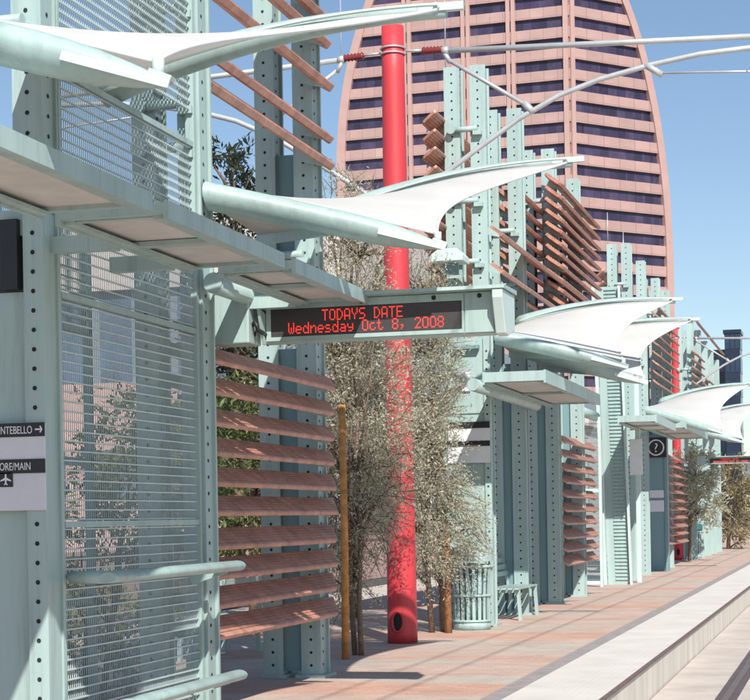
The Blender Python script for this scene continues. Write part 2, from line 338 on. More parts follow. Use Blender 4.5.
louvre('top row of slats running along the far shelter against the sky',58,71,[7.95],xb=-4.9,xf=-4.72)
# ------------------------------------------------------------------ awnings
def awning(label,y0,y1,x0=-4.28,x1=-3.6,z=3.21,h=.1,arm=None):
    t=thing('awning',((x0+x1)/2,(y0+y1)/2,z),label,'awning','flat awnings below the white canopies')
    m=MB().box(x1-.03,x1,y0,y1,z,z+h).box(x0,x0+.03,y0,y1,z,z+h).box(x0+.03,x1-.03,y0,y0+.05,z+.03,z+h-.01).box(x0+.03,x1-.03,y1-.05,y1,z+.03,z+h-.01)
    ym=(y0+y1)/2; m.box(x0+.03,x1-.03,ym-.05,ym+.05,z+.02,z+.05); m.bar((x0+.03,y0+.1,z+.035),(x1-.03,y0+.1,z+.035),.05,.02)
    m.box(x1-.11,x1-.03,y0+.05,y1-.05,z+.01,z+.03); m.box(x0+.03,x0+.09,y0+.05,y1-.05,z+.01,z+.03)
    m.build('frame',GREEN,t)
    MB().box(x0+.03,x1-.03,y0+.05,y1-.05,z+.055,z+.07).build('soffit',SOFFIT,t)
    MB().box(x0+.03,x1-.03,y0+.05,y1-.05,z+.073,z+.088).build('deck',PALE,t)
    for y in (arm or ()): MB().box(-4.72,x0-.002,y-.04,y+.04,z-.01,z+.09).build('arm',GREEN,t)
    return t
awning('blue grey awning leaving the picture at the left edge',3.5,8.8,arm=(5,8.2))
awning('awning above the mesh screen, between the left awning and the sign',9.02,11.08,arm=(9.9,10.8))
awning('awning joining the left end of the lit sign',11.32,13.15,x0=-4.16,arm=(13.06,))
awning('awning of the second shelter above the bench',22.5,27.6,-4.62,-3.78,3.26,.17,arm=(24.1,26.8))
awning('small awning of the third shelter over the question mark sign',42.4,49,-4.7,-3.75,3.55,.2,arm=(43.9,47))
awning('small awning of the third shelter behind the second shelter\'s canopies',36.2,40.3,-4.6,-3.8,3.4,.17,arm=(39,))
# round beams whose ends show
for (x,y0,y1,z,r,lb) in ((-4.56,12.3,15.2,3.315,.078,'round green beam end beside the left end of the sign'),(-4.70,22.3,27,3.25,.085,'round beam end under the second shelter\'s awning'),(-5.2,34.8,37.2,3.62,.1,'dark round beam end above the second shelter\'s low slats')):
    b=MB().tube([(x,y0,z),(x,y1,z)],r,24); b.tube([(x,y0-.02,z),(x,y0-.001,z)],r*.93,24); tag(b.build('round_beam',GREEN),lb,'beam','round beams along the shelters')
# ------------------------------------------------------------------ canopies: two spars with a cloth stretched between
def lerp(a,b,t): return a+(b-a)*t
def canopy(label,yn,yf,zr=4.0,xb=-2.93,zb=3.55,xt=-2.46,zt=4.82,xr=-4.65,yb=None,yt=None,b_off=0.,belly=.11):
    t=thing('canopy',(xr,(yn+yf)/2,zr),label,'canopy','white winged canopies over the platform')
    yb=yn+.25 if yb is None else yb; yt=yf if yt is None else yt
    def near(u): p=V((lerp(xr,xb,u),lerp(yn,yb,u),lerp(zr,zb,u))); p.z+=.01*4*u*(1-u); return p
    def far(u): p=V((lerp(xr-.2,xt,u),lerp(yf,yt,u),lerp(zr+.48,zt,u))); p.z+=belly*4*u*(1-u); return p
    N=12
    pts=[near(i/N) for i in range(N+1)]; rad=[.112-.015*(i/N)-(.07*max(0,(i/N-.70)/.30)**1.6) for i in range(N+1)]
    sec=[(-.105,-.005),(-.108,.03),(-.095,.062),(-.07,.086),(-.035,.10),(.04,.10),(.085,.07),(.10,.0),(.085,-.06),(.05,-.105),(.01,-.115),(-.04,-.09),(-.08,-.05)]
    k=len(sec); vv=[]
    for p,q in zip(pts,rad):
        q/=.112; vv+=[p+V((0,a*q,b*q)) for a,b in sec]
    m=MB().add(vv,[(i*k+j,(i+1)*k+j,(i+1)*k+(j+1)%k,i*k+(j+1)%k) for i in range(N) for j in range(k)],0,True)
    m.add(vv[:k],[tuple(range(k))]); m.add(vv[-k:],[tuple(range(k))[::-1]])
    m.build('near_spar',GREEN,t)
    a,b,c=near(0)+V((0,.05,-.06)),near(.5)+V((0,.06,-.05)),V((xr-.05,yn+1.35,zr-.1)); m=MB(); m.add([a,b,c,a+V((0,0,.05)),b+V((0,0,.05)),c+V((0,0,.05))],[(0,2,1),(3,4,5),(0,1,4,3),(1,2,5,4),(2,0,3,5)]); m.build('root_plate',SOFFIT,t); MB().bar(near(.5)+V((0,.06,-.06)),c+V((0,0,-.02)),.05,.11).build('brace',GREEN,t)
    e=near(1); d=(near(1)-near(.8)).normalized()
    MB().bar(e-d*.46+V((0,-.088,-.005)),e+d*.05+V((0,-.046,-.005)),.016,.042).bar(e-d*.06+V((0,0,.035)),e+d*.05+V((0,0,.025)),.06,.022).tube([e-d*.02+V((0,0,.02)),e-d*.02+V((0,0,.1))],.028,10).build('end_plate',PALE,t)
    pts=[far(i/N) for i in range(N+1)]; rad=[.115-.07*(i/N) for i in range(N+1)]
    MB().tube([p+V((0,.03,-.02)) for p in pts],rad,14).build('far_spar',GREEN,t)
    e=far(1); d=(far(1)-far(.8)).normalized()
    MB().bar(e-d*.18,e+d*.12,.05,.05).tube([e-d*.05+V((0,-.06,0)),e-d*.05+V((0,.06,0))],.022,8).build('end_plate',PALE,t)
    # cloth
    A,B=26,20; vs=[]
    for j in range(B+1):
        v=j/B; end=.985-.17*4*v*(1-v)
        for i in range(A+1):
            u=end*i/A; p=near(u).lerp(far(u),v); p.z-=.05*4*v*(1-v)*(.3+.7*u); p.z+=lerp(.09,-.045,v); p.y-=.10*v
            vs.append(p)
    fs=[(j*(A+1)+i,j*(A+1)+i+1,(j+1)*(A+1)+i+1,(j+1)*(A+1)+i) for j in range(B) for i in range(A)]
    c=MB().add(vs,fs,0,True).build('membrane',CLOTH,t); md=c.modifiers.new('solid','SOLIDIFY'); md.thickness=.012
    # hem along the free edge and the far edge
    MB().tube([V(vs[j*(A+1)+A]) for j in range(B+1)],.012,6).build('hem',WHITE,t)
    MB().tube([V(vs[B*(A+1)+i])+V((0,.03,.045)) for i in range(A+1)],.012,6).build('edge_rail',PALE,t)
    return t
canopy('nearest white canopy, its tip at the top of the picture',7.2,10.95,yb=7.3,yt=11.0,zb=3.5)
canopy('white canopy wing hanging above the lit sign',12.45,16.3,yb=12.8,yt=16.3,zb=3.57,zt=4.86)
canopy('white canopy just right of the lit sign, nearer wing of the second shelter',23.58,26.3,yb=23.95,yt=26.3,zt=4.72)
canopy('lower white canopy tucked behind the nearer wing of the second shelter',26.1,29.4,yb=26.35,yt=29.4,zb=3.5,zt=4.75)
canopy('white canopy reaching the right edge above the question mark sign',41.9,46.8,yb=43.2,yt=46.8,zb=3.45,zt=4.9)
canopy('white canopy at the right edge over the red lit sign',51.0,56,yb=51.6,yt=56,zb=3.55,zt=4.95)
# ------------------------------------------------------------------ lit sign
FONT={'T':'01017F0101','O':'3E4141413E','D':'7F4141221C','A':'7E1111117E','Y':'0708700807','S':'4649494931','E':'7F49494941','W':'3F4038403F','e':'3854545418','d':'384444487F','n':'7C08040478','s':'4854545420','a':'2054545478','y':'0C5050503C','c':'3844444420','t':'043F444020','8':'3649494936',',':'0050300000','2':'4261514946','0':'3E4141413E',' ':'0000000000'}
SY=13.2
t=thing('message_sign',(-3.5,SY,2.93),'long lit message sign reading TODAYS DATE in red','message sign')
sg=t
m=MB()
x0,x1=-4.46,-2.60
# body with chamfered lower edge
m.prism([(SY,2.945),(SY,3.27),(SY+.34,3.27),(SY+.34,2.99),(SY+.06,2.93)],0,x0,x1)
m.build('housing',GREEN,t,bevel=.006)
MB().prism([(SY-.155,3.268),(SY-.15,3.295),(SY+.38,3.305),(SY+.38,3.272)],0,x0-.02,x1+.10).build('hood',GREEN,t)
MB().prism([(SY-.15,3.2),(SY-.15,3.266),(SY+.02,3.266),(SY+.02,2.93),(SY-.03,2.93)],0,x0-.018,x0+.004).build('side_cheek',GREEN,t)
MB().prism([(SY-.145,3.20),(SY-.145,3.266),(SY+.36,3.266),(SY+.36,2.99),(SY+.1,2.925),(SY-.02,2.935)],0,x1+.003,x1+.085).build('end_cap',PALE,t,bevel=.008)
sx0,sx1,sz0,sz1=-4.41,-2.86,2.985,3.205
m=MB(); m.box(x0+.012,-2.845,SY-.012,SY-.001,2.955,sz0); m.box(x0+.012,-2.845,SY-.012,SY-.001,sz1,3.262); m.box(x0+.012,sx0,SY-.012,SY-.001,sz0,sz1); m.box(sx1,-2.845,SY-.012,SY-.001,sz0,sz1)
m.box(-2.835,x1-.01,SY-.012,SY-.001,2.955,3.262)
for x in (-4.31,-3.66,-3.08,-2.72): m.disc((x,SY-.0145,3.235),(0,-1,0),.02,6,1)
m.build('door_frame',[GREEN,HOLE],t)
sc=MB().box(sx0+.001,sx1-.001,SY-.006,SY-.001,sz0+.001,sz1-.001).build('screen',mat('led_screen',(.035,.032,.036),.45,.2,30),t)
m=MB(); g=MB()
def dots(mb,s,xs,zt,pw,ph,mi=0):
    for i,ch in enumerate(s):
        h=FONT[ch]
        for c in range(5):
            col=int(h[2*c:2*c+2],16)
            for r in range(7):
                if col>>r&1:
                    x=xs+(i*6+c)*pw; z=zt-r*ph; mb.add([(x,SY-.0085,z),(x+pw*.78,SY-.0085,z),(x+pw*.78,SY-.0085,z+ph*.74),(x,SY-.0085,z+ph*.74)],[(0,1,2,3)],mi)
PW=.0101; PH=.0128
dots(m,'TODAYS DATE',-3.985,3.177,PW,PH); m.build('led_text',LED,sc); m=MB(); 
for wd,i0 in (('Wednesday',0),('Oct',10),('8,',14),('2008',17)):
    m=MB(); dots(m,wd,-4.265+i0*6*PW,3.083,PW,PH); m.build('led_text',LED,sc)

k=0
for i in range(150):
    for r in range(16):
        x=sx0+.012+i*PW; z=sz0+.010+r*PH
        if x<sx1-.012: g.add([(x,SY-.0072,z),(x+PW*.5,SY-.0072,z),(x+PW*.5,SY-.0072,z+PH*.5),(x,SY-.0072,z+PH*.5)],[(0,1,2,3)])
g.build('unlit_dots',mat('unlit_led',(.10,.085,.085),.5,.1),sc)
m=MB().box(-4.86,-4.53,13.0,13.3,2.93,3.33).build('wall_bracket',GREEN,t,bevel=.01)
MB().tube([(-4.53,13.1,3.22),(-4.5,13.06,3.24),(-4.47,13.1,3.2),(-4.46,13.25,3.18)],.016,8).tube([(-4.53,13.1,3.08),(-4.49,13.04,3.1),(-4.47,13.06,3.03),(-4.45,13.25,3.0)],.018,8).tube([(-4.53,13.15,3.0),(-4.5,13.1,3.06),(-4.46,13.2,2.98)],.012,8).build('cable',BLACK,t)
c2=copy_tree(sg,None,(-3.0,48.2,2.84),'small far lit message sign with red letters under the right canopy'); c2.scale=(.72,.72,.58)
# flood light above the sign (on second shelter)
t=thing('floodlight',(-5.3,23.3,5.0),'boxy pale floodlight on the tall columns above the sign','floodlight')
MB().prism([(-5.46,5.02),(-5.46,5.12),(-5.36,5.19),(-5.1,5.19),(-5.02,5.1),(-5.02,5.02)],1,23.25,23.7).build('housing',PALE,t,bevel=.01)
MB().bar((-5.24,23.5,5.01),(-5.24,23.5,4.86),.22,.06).build('bracket',GREEN_SHADE,t)
# ------------------------------------------------------------------ masts with overhead wire arms
def mast(y,label,x=-5.32):
    t=thing('mast',(x,y,0),label,'mast','red masts holding the overhead wires')
    N=24; vs=[]; fs=[]
    zs=[0,.12,.5,1,2,4,6,7.0,7.56]; m=MB()
    m.tube([(x,y,z) for z in zs],[.185-.0065*z for z in zs],28); m.build('pole',RED,t)
    a0=math.atan2(-1,-.08)
    def cyl(u,v,rr): w=a0+math.asin(u/.184); return V((x+rr*math.cos(w),y+rr*math.sin(w),.27+v))
    ring=[cyl(.07*math.cos(w),.125*math.sin(w),.186) for w in [2*math.pi*i/24 for i in range(25)]]
    MB().tube(ring,.019,6,cap=False).build('hatch_rim',RED,t)
    MB().add([cyl(0,0,.189)]+[cyl(.066*math.cos(w),.12*math.sin(w),.189) for w in [2*math.pi*i/24 for i in range(24)]],[(0,1+i,1+(i+1)%24) for i in range(24)]).build('hatch',HOLE,t)
    for z in (7.22,7.29):
        m=MB(); m.tube([(x+.15*math.cos(w),y+.15*math.sin(w),z) for w in [2*math.pi*i/16 for i in range(17)]],.012,6,cap=False); m.build('clamp_band',STEEL,t)
    m=MB(); m.tube([(x+.145*math.cos(w),y+.145*math.sin(w),5.30) for w in [2*math.pi*i/16 for i in range(17)]],.03,6,cap=False)
    m.build('clamp_band',STEEL,t)
    for s in (1,-1):
        def X(v): return x+s*(v+5.32)
        m=MB().tube([(X(-4.66),y,7.21),(X(-.4),y,7.04)],.035,10); m.tube([(X(-5.16),y,7.25),(X(-4.95),y,7.24)],.016,8)
        m.tube([(X(-4.70),y,7.215),(X(-4.62),y,7.21)],.05,10)
        ar=[(-5.2,5.32),(-4.88,5.59),(-4.25,6.01),(-3.76,6.32),(-3.27,6.56),(-2.79,6.71),(-2.19,6.83),(-1.61,6.91),(-.4,6.96)]
        m.tube([(X(a),y,b) for a,b in ar],.033,10)
        m.tube([(X(-4.63),y,7.10),(X(-3.63),y,6.44)],.026,8); m.tube([(X(-4.68),y,7.2),(X(-4.6),y,7.06)],.03,8); m.tube([(X(-3.70),y,6.50),(X(-3.6),y,6.38)],.045,8)
        m.tube([(X(-2.25),y,6.84),(X(-2.05),y,6.70)],.04,8); m.tube([(X(-2.14),y,6.73),(X(-.4),y,6.62)],.014,6); m.tube([(X(-4.66),y,7.2),(X(-4.66),y,7.95)],.007,6)
        m.build('wire_arm',STEEL,t)
        z=7.235; m=MB(); pts=[]; rr=[]
        for i in range(13): pts.append((X(-4.95+.022*i),y,z-.0008*i)); rr.append(.05 if i%2 else .032)
        m.tube(pts,rr,12); m.build('insulator',INSUL,t)
    return t
ms=mast(20.8,'tall red mast rising in front of the pink tower')
copy_tree(ms,None,(-5.40,57.7,0),'small distant red mast beside the question mark sign')
for x,z in ((-.53,6.68),(-.53,7.75)):
    tag(MB().tube([(x,-6,z),(x,120,z)],.011,6).build('overhead_wire',mat('copper_wire',(.12,.08,.06),.5,.1)),'overhead wire above the track, only its shadow line seen','wire','overhead wires')
# ------------------------------------------------------------------ second shelter furniture
t=thing('sign_pylon',(-5.1,23.9,0),'pale green post with white sign plates behind the litter bin','sign post')
m=MB().box(-5.40,-4.80,23.83,23.9,.02,4.02); m.box(-5.42,-5.33,23.80,23.829,.02,4.02); m.box(-4.87,-4.78,23.80,23.829,.02,4.02); m.box(-5.33,-4.87,23.81,23.829,2.97,3.0)
z=.2
while z<3.9:
    m.disc((-5.375,23.797,z),(0,-1,0),.0145,8,1); m.disc((-4.825,23.797,z),(0,-1,0),.0145,8,1); z+=.125
m.build('post',[GREEN,HOLE],t,)
sp=MB().box(-5.39,-4.79,23.775,23.795,2.28,2.84).build('sign_plate',WHITE,t); MB().box(-5.392,-4.788,23.768,23.774,2.76,2.85).box(-5.392,-4.788,23.768,23.774,2.51,2.585).build('black_band',BLACK,sp)
MB().box(-5.18,-5.06,23.795,23.809,3.28,3.55).build('notice',PLATE,t); MB().box(-5.3,-4.92,23.72,23.809,3.86,3.91).build('light_ledge',GREEN_SHADE,t)
def bin_(x,y,r,h,label,lid=GREEN):
    t=thing('litter_bin',(x,y,0),label,'litter bin','slatted litter bins')
    m=MB(); n=20
    for i in range(n):
        w=2*math.pi*i/n; c,s=math.cos(w),math.sin(w); pts=[(x+c*r*k,y+s*r*k,z) for k,z in ((.93,.10),(.93,.35),(1.0,h*.62),(1.12,h*.76))]
        for p,q in zip(pts,pts[1:]): m.bar(p,q,.045,.012,up=(c,s,0))
    for z,k in ((.12,.95),(h*.4,.97),(h*.74,1.12)): m.tube([(x+math.cos(2*math.pi*i/32)*r*k,y+math.sin(2*math.pi*i/32)*r*k,z) for i in range(33)],.02,6,cap=False)
    m.build('slatted_body',GREEN,t)
    MB().tube([(x,y,.0),(x,y,.11)],[r*.96,r*.96],28).build('base',GREEN,t)
    MB().tube([(x,y,.11),(x,y,h*.70)],[r*.80,r*.84],24).build('liner',GREEN_SHADE,t)
    MB().tube([(x,y,h*.93),(x,y,h*.97),(x,y,h)],[r*1.12,r*.85,r*.3],28).tube([(x,y,h*.80),(x,y,h*.93)],[r*1.10,r*1.12],28,cap=False).build('lid',lid,t)
    for i in range(4):
        w=.6+math.pi/2*i; MB().tube([(x+math.cos(w)*r,y+math.sin(w)*r,h*.72),(x+math.cos(w)*r,y+math.sin(w)*r,h*.85)],.014,6).build('lid_post',GREEN,t)
    return t
TEAL=mat('teal_lid',(.02,.17,.19),.4,.15)
bin_(-4.99,23.35,.265,1.16,'round pale green slatted bin beside the small tree and bench')
bin_(-5.2,60.4,.32,1.2,'far litter bin with teal lid beyond the small red mast',TEAL)
def bench(x,y,label,face=1):
    t=thing('bench',(x,y,0),label,'bench','slatted metal benches')
    m=MB()
    for k in range(5): m.box(x-.22*face+.095*k*face-.035,x-.22*face+.095*k*face+.035,y-.8,y+.8,.455,.475)
    m.build('seat',GREEN,t)
    m=MB()
    for k in range(3): 
        z=.62+.10*k; xx=x-(.27+.03*k)*face; m.box(xx-.012,xx+.012,y-.8,y+.8,z,z+.07)
    m.build('backrest',GREEN,t)
    for yy in (y-.7,y+.7):
        m=MB().bar((x-.24*face,yy,.0),(x-.2*face,yy,.45),.05,.05).bar((x+.2*face,yy,0),(x+.17*face,yy,.45),.05,.05).bar((x-.26*face,yy,.43),(x+.2*face,yy,.43),.04,.045).bar((x-.24*face,yy,.45),(x-.34*face,yy,.92),.05,.04)
        m.build('leg',GREEN,t)
    return t
bench(-4.88,26.0,'pale green slatted bench behind the litter bin')
bench(-6.9,18.6,'bench glimpsed under the nearest wooden slats',-1)
# mesh screen and leaning panel at the far end of second shelter
t=thing('mesh_screen',(-4.9,36,0),'narrow dark mesh panel beside the leaning white screen','mesh screen')
m=MB(); k=0
for i in range(14): m.box(-5.40+.02*i-.002,-5.40+.02*i+.002,36.99,36.995,.15,3.5)
for i in range(34): m.box(-5.40,-5.12,36.98,36.989,.15+.1*i,.162+.1*i)
m.build('wire_mesh',GREEN_SHADE,t)
MB().box(-5.55,-5.402,36.96,37.04,0,6.4).box(-5.118,-5.06,36.96,37.04,0,3.6).box(-5.40,-5.12,36.97,37.03,.05,.13).box(-5.40,-5.12,36.97,37.03,2.0,2.08).build('frame',PALE,t)
t=thing('leaning_screen',(-4.8,38.4,0),'tall pale ribbed screen leaning beside the narrow dark mesh panel','screen')
m=MB()
def lean(z): return -5.21+.17*(1-z/6.5)
m.add([(lean(0)-.08,38.2,0),(lean(0)+.42,38.2,0),(lean(6.5)+.42,38.2,6.5),(lean(6.5)-.08,38.2,6.5),(lean(0)-.08,38.24,0),(lean(0)+.42,38.24,0),(lean(6.5)+.42,38.24,6.5),(lean(6.5)-.08,38.24,6.5)],[(0,1,2,3),(7,6,5,4),(0,4,5,1),(1,5,6,2),(2,6,7,3),(3,7,4,0)])
for i in range(80):
    z=.1+i*.08; m.box(lean(z)+.1,lean(z)+.36,38.17,38.199,z,z+.03)
m.build('panel',GREEN,t)
MB().bar((lean(0)-.12,38.12,0),(lean(6.5)-.12,38.12,6.5),.07,.1,up=(0,1,0)).bar((lean(0)+.44,38.12,0),(lean(6.5)+.44,38.12,6.5),.05,.1,up=(0,1,0)).build('frame',PALE,t)
t=thing('poster_board',(-4.6,39.2,0),'blank white poster on a thin pale post by the leaning screen','poster')
MB().box(-4.60,-4.50,39.2,39.3,0,4.6).build('post',PALE,t); MB().box(-4.72,-4.44,39.14,39.19,2.4,3.2).build('poster',WHITE,t)
t=thing('question_mark_pylon',(-5.1,47,0),'shaded sign post with a black question mark panel','sign post')
MB().box(-5.36,-4.90,46.9,47.1,0,3.62).box(-4.9,-4.82,46.86,47.14,0,3.62).box(-5.45,-5.36,46.86,47.14,0,3.62).build('post',GREEN_SHADE,t)
p=MB().box(-5.37,-4.84,46.83,46.859,3.02,3.55).build('symbol_panel',BLACK,t)
MB().tube([(-5.105+.2*math.cos(w),46.825,3.285+.2*math.sin(w)) for w in [2*math.pi*i/28 for i in range(29)]],.02,6,cap=False).build('ring',WHITE,p)
t.location.x+=.16
text('?',.34,(-5.105,46.822,3.165),WHITE,p,'CENTER',1)
MB().box(-5.34,-4.92,46.87,46.899,1.95,2.15).box(-5.34,-4.92,46.87,46.899,1.58,1.88).build('sign_plate',PLATE,t)
# ------------------------------------------------------------------ vegetation
def plant(name,label,cat,base,crown,leafm,nleaf,size,clumps,trunk_r=.06,grp='trees and plants of the station',trunks=1,droop=.25,lean=0.,barkm=None,limbs=26,seed=1,clr=.3):
    """crown: list of ellipsoids (cx,cy,cz,rx,ry,rz) in world space; leaves sit along short branchlets"""
    rg=random.Random(seed); t=thing(name,base,label,cat,grp); bm=MB(); lm=MB(); anchors=[]
    vol=[e[3]*e[4]*e[5] for e in crown]; tot=sum(vol)
    for e,v in zip(crown,vol):
        for i in range(max(1,int(clumps*v/tot))):
            while 1:
                p=V((rg.uniform(-1,1),rg.uniform(-1,1),rg.uniform(-1,1)))
                if p.length<=1: break
            p=p.normalized()*(p.length**.55)
            s=rg.uniform(.8,1.15); anchors.append(V((e[0]+p.x*e[3]*s,e[1]+p.y*e[4]*s,e[2]+p.z*e[5]*s)))
    b=V(base); cz=sum(e[2]*v for e,v in zip(crown,vol))/tot; cx=sum(e[0]*v for e,v in zip(crown,vol))/tot; cy=sum(e[1]*v for e,v in zip(crown,vol))/tot
    ztop=max(e[2]+e[5]*.7 for e in crown)
    stems=[]
    for k in range(trunks):
        o=V((rg.uniform(-1,1),rg.uniform(-1,1),0))*(.12*trunks*.5 if trunks>1 else 0)
        pts=[]; 
        for i in range(9):
            u=i/8; pts.append(b+o*(1+2*u)+V((lerp(0,cx-b.x,u**1.3)+rg.uniform(-.05,.05)*u*2,lerp(0,cy-b.y,u**1.3)+rg.uniform(-.05,.05)*u*2,(ztop-b.z)*u)))
        rr=[trunk_r*(1-.85*i/8) for i in range(9)]; bm.tube(pts,rr,8); stems.append(pts)
    for i in range(limbs):
        a=anchors[rg.randrange(len(anchors))]; st=stems[rg.randrange(trunks)]
        c=[p for p in st if p.z<a.z-.15*(a-p).length] or st[:3]
        s=c[-1] if rg.random()<.5 else c[rg.randrange(len(c)//2,len(c))]
        mid=s.lerp(a,.5)+V((rg.uniform(-.12,.12),rg.uniform(-.12,.12),.12*(a-s).length))
        bm.tube([s,mid,a],[trunk_r*.46,trunk_r*.3,trunk_r*.1],5)
    per=max(3,nleaf//len(anchors))
    for a in anchors:
        out=(a-V((cx,cy,cz-.4))); out.z*=.4
        d=(out.normalized()+V((rg.gauss(0,.5),rg.gauss(0,.5),rg.gauss(.1,.5)))).normalized(); L=clr*rg.uniform(.6,1.5)
        k=max(3,int(per*rg.uniform(.3,1.6)))
        for i in range(k):
            u=rg.random(); p=a+d*L*(u-.3)+V((0,0,-droop*L*u*u))+V((rg.gauss(0,1),rg.gauss(0,1),rg.gauss(0,1)))*clr*.16
            ax=(d*.6+V((rg.gauss(0,.6),rg.gauss(0,.6),rg.gauss(-.1,.6)))).normalized(); sd=ax.orthogonal().normalized(); sd.rotate(Matrix.Rotation(rg.uniform(0,6.28),3,ax))
            s=size*rg.uniform(.6,1.4); w=s*.15
            lm.add([p,p+ax*s*.45+sd*w,p+ax*s,p+ax*s*.45-sd*w],[(0,1,2,3)])
        bm.tube([a-d*L*.3,a+d*L*.7+V((0,0,-droop*L*.5))],[.006,.003],3,cap=False)
    bm.build('trunk',barkm or BARK,t); lm.build('crown',leafm,t); return t
plant('olive_tree','grey olive leaved tree left of the red mast behind the orange stake','tree',(-5.33,18.9,0),[(-5.45,19.2,2.7,.6,.65,1.85),(-5.55,19.2,4.3,.6,.5,.9),(-5.62,19.3,5.0,.42,.4,.6),(-5.05,19.3,2.5,.42,.5,1.2),(-5.95,19.4,3.0,.5,.5,1.2),(-5.65,19.0,1.1,.45,.5,.6),(-5.35,18.9,1.5,.4,.4,.6)],LEAF_A,52000,.040,1050,.034,trunks=2,seed=3,limbs=75)
plant('olive_tree','grey olive leaved tree between the red mast and the litter bin','tree',(-5.30,22.75,0),[(-5.4,22.4,2.2,.5,.5,1.4),(-5.5,22.6,3.4,.55,.5,1.0),(-5.5,22.6,4.4,.55,.45,.75),(-5.2,22.4,1.4,.66,.5,.62),(-5.85,22.3,2.8,.5,.5,1.3)],LEAF_A,54000,.041,1150,.042,trunks=2,seed=5,limbs=75)
tag(MB().tube([(-5.34,18.35,0),(-5.33,18.36,1.3),(-5.335,18.35,2.78)],[.042,.04,.038],10).build('tree_stake',STAKE),'orange brown stake beside the nearer olive tree','stake')
tag(MB().tube([(-5.15,22.6,0),(-5.16,22.62,.6),(-5.15,22.6,1.5)],[.05,.045,.04],10).build('tree_stake',mat('brown_stake',(.30,.15,.07),.8,.4,9)),'short brown stake at the foot of the tree by the bin','stake')
plant('climbing_plant','leafy climber seen through the big wire mesh screen','plant',(-6.4,14.0,0),[(-6.35,14.3,1.0,.5,.7,.95),(-6.15,14.0,2.1,.35,.35,.6)],LEAF_B,3600,.075,110,.03,trunks=3,seed=8)
plant('shrub','low green shrub behind the foot of the big mesh screen','plant',(-6.9,13.2,0),[(-7.2,13.0,.45,.9,.8,.55)],LEAF_B,4200,.07,120,.03,trunks=3,seed=9)
plant('bushy_tree','bright green tree seen between the nearest wooden slats','tree',(-9.4,27,0),[(-9.4,27,2.2,1.3,1.3,1.5),(-9.0,27,3.2,.9,.9,.9)],LEAF_B,9000,.13,200,.09,seed=11,clr=.45)
plant('conifer','dark feathery tree top against the sky above the nearest sign','tree',(-10.7,30,0),[(-10.7,30,5.6,.9,.9,2.6),(-10.8,30,7.6,.55,.55,.9)],LEAF_C,5200,.16,150,.12,seed=12,clr=.5,limbs=40)
plant('bare_tree','twiggy brown tree behind the olive trees','tree',(-7.4,26,0),[(-7.3,26,5.3,.9,.9,1.4),(-7.2,26,3.4,1.4,1.2,1.6)],LEAF_D,3800,.08,260,.09,seed=13,limbs=120)
plant('bushy_tree','grey green tree beyond the question mark sign','tree',(-4.95,56.3,0),[(-4.75,56.3,2.2,.85,.9,1.2),(-4.6,56.3,3.0,.6,.7,.8)],LEAF_A,9000,.12,200,.06,seed=14,clr=.4)
plant('bushy_tree','brownish tree at the right edge beyond the far bin','tree',(-4.9,74,0),[(-4.7,74,2.1,1.1,1.1,1.7)],LEAF_D,6000,.16,150,.09,seed=15,clr=.5)
for i,(x,y,s,lb) in enumerate(((-13.6,34,1.,'roundest of the street trees behind the shelters'),(-15,44,1.2,'street tree further back behind the second shelter'),(-13.3,24,.85,'street tree behind the mesh screen, nearest the road'),(-14.5,62,1.25,'farthest street tree behind the third shelter'))):
    plant('street_tree',lb,'tree',(x,y,-.35),[(x,y,2.6*s,1.8*s,1.8*s,1.5*s),(x+.6*s,y,3.4*s,1.1*s,1.1*s,1.0*s)],LEAF_B,7500,.17,170,.13,seed=20+i,clr=.6)
plant('shrub','low shrubs under the street trees by the road','plant',(-10.2,21,-.3),[(-10.2,21,.3,1.6,2.4,.6),(-9.8,17,.2,1.0,2.0,.5)],LEAF_B,6000,.10,170,.03,trunks=3,seed=31)
# ------------------------------------------------------------------ far buildings
f=1750.; TH=math.atan(475/f); ct,st=math.cos(TH),math.sin(TH)
def vw(u,w): return V((u*ct-w*st,u*st+w*ct,0))       # right, forward in plan
PINK=mat('pink_granite',(.41,.27,.245),.6,.10,.25)
PINK2=mat('pink_pier',(.44,.285,.255),.6,.08,.3)
TGL=mat('tower_glass',(.055,.043,.085),.2,.35,.35,spec=.4)
n=TGL.node_tree.nodes; l=TGL.node_tree.links; b_=n['Principled BSDF']; lk=b_.inputs['Base Color'].links[0]; src=lk.from_socket
g=n.new('ShaderNodeNewGeometry'); vm=n.new('ShaderNodeVectorMath'); vm.operation='SNAP'; vm.inputs[1].default_value=(1.5,1.5,4.0); l.new(g.outputs['Position'],vm.inputs[0])
wn=n.new('ShaderNodeTexWhiteNoise'); l.new(vm.outputs[0],wn.inputs[0]); rr=n.new('ShaderNodeValToRGB'); e=rr.color_ramp.elements; e[0].color=(.55,.55,.6,1); e[1].color=(1.5,1.4,1.3,1); x=e.new(.9); x.color=(1.15,1.1,1.1,1); l.new(wn.outputs[0],rr.inputs[0])
mm=n.new('ShaderNodeMix'); mm.data_type='RGBA'; mm.blend_type='MULTIPLY'; mm.inputs[0].default_value=1; l.new(src,mm.inputs[6]); l.new(rr.outputs[0],mm.inputs[7]); l.new(mm.outputs[2],b_.inputs['Base Color'])
br=PINK.node_tree.nodes.new('ShaderNodeTexBrick'); n=PINK.node_tree.nodes; l=PINK.node_tree.links; b_=n['Principled BSDF']; src=b_.inputs['Base Color'].links[0].from_socket
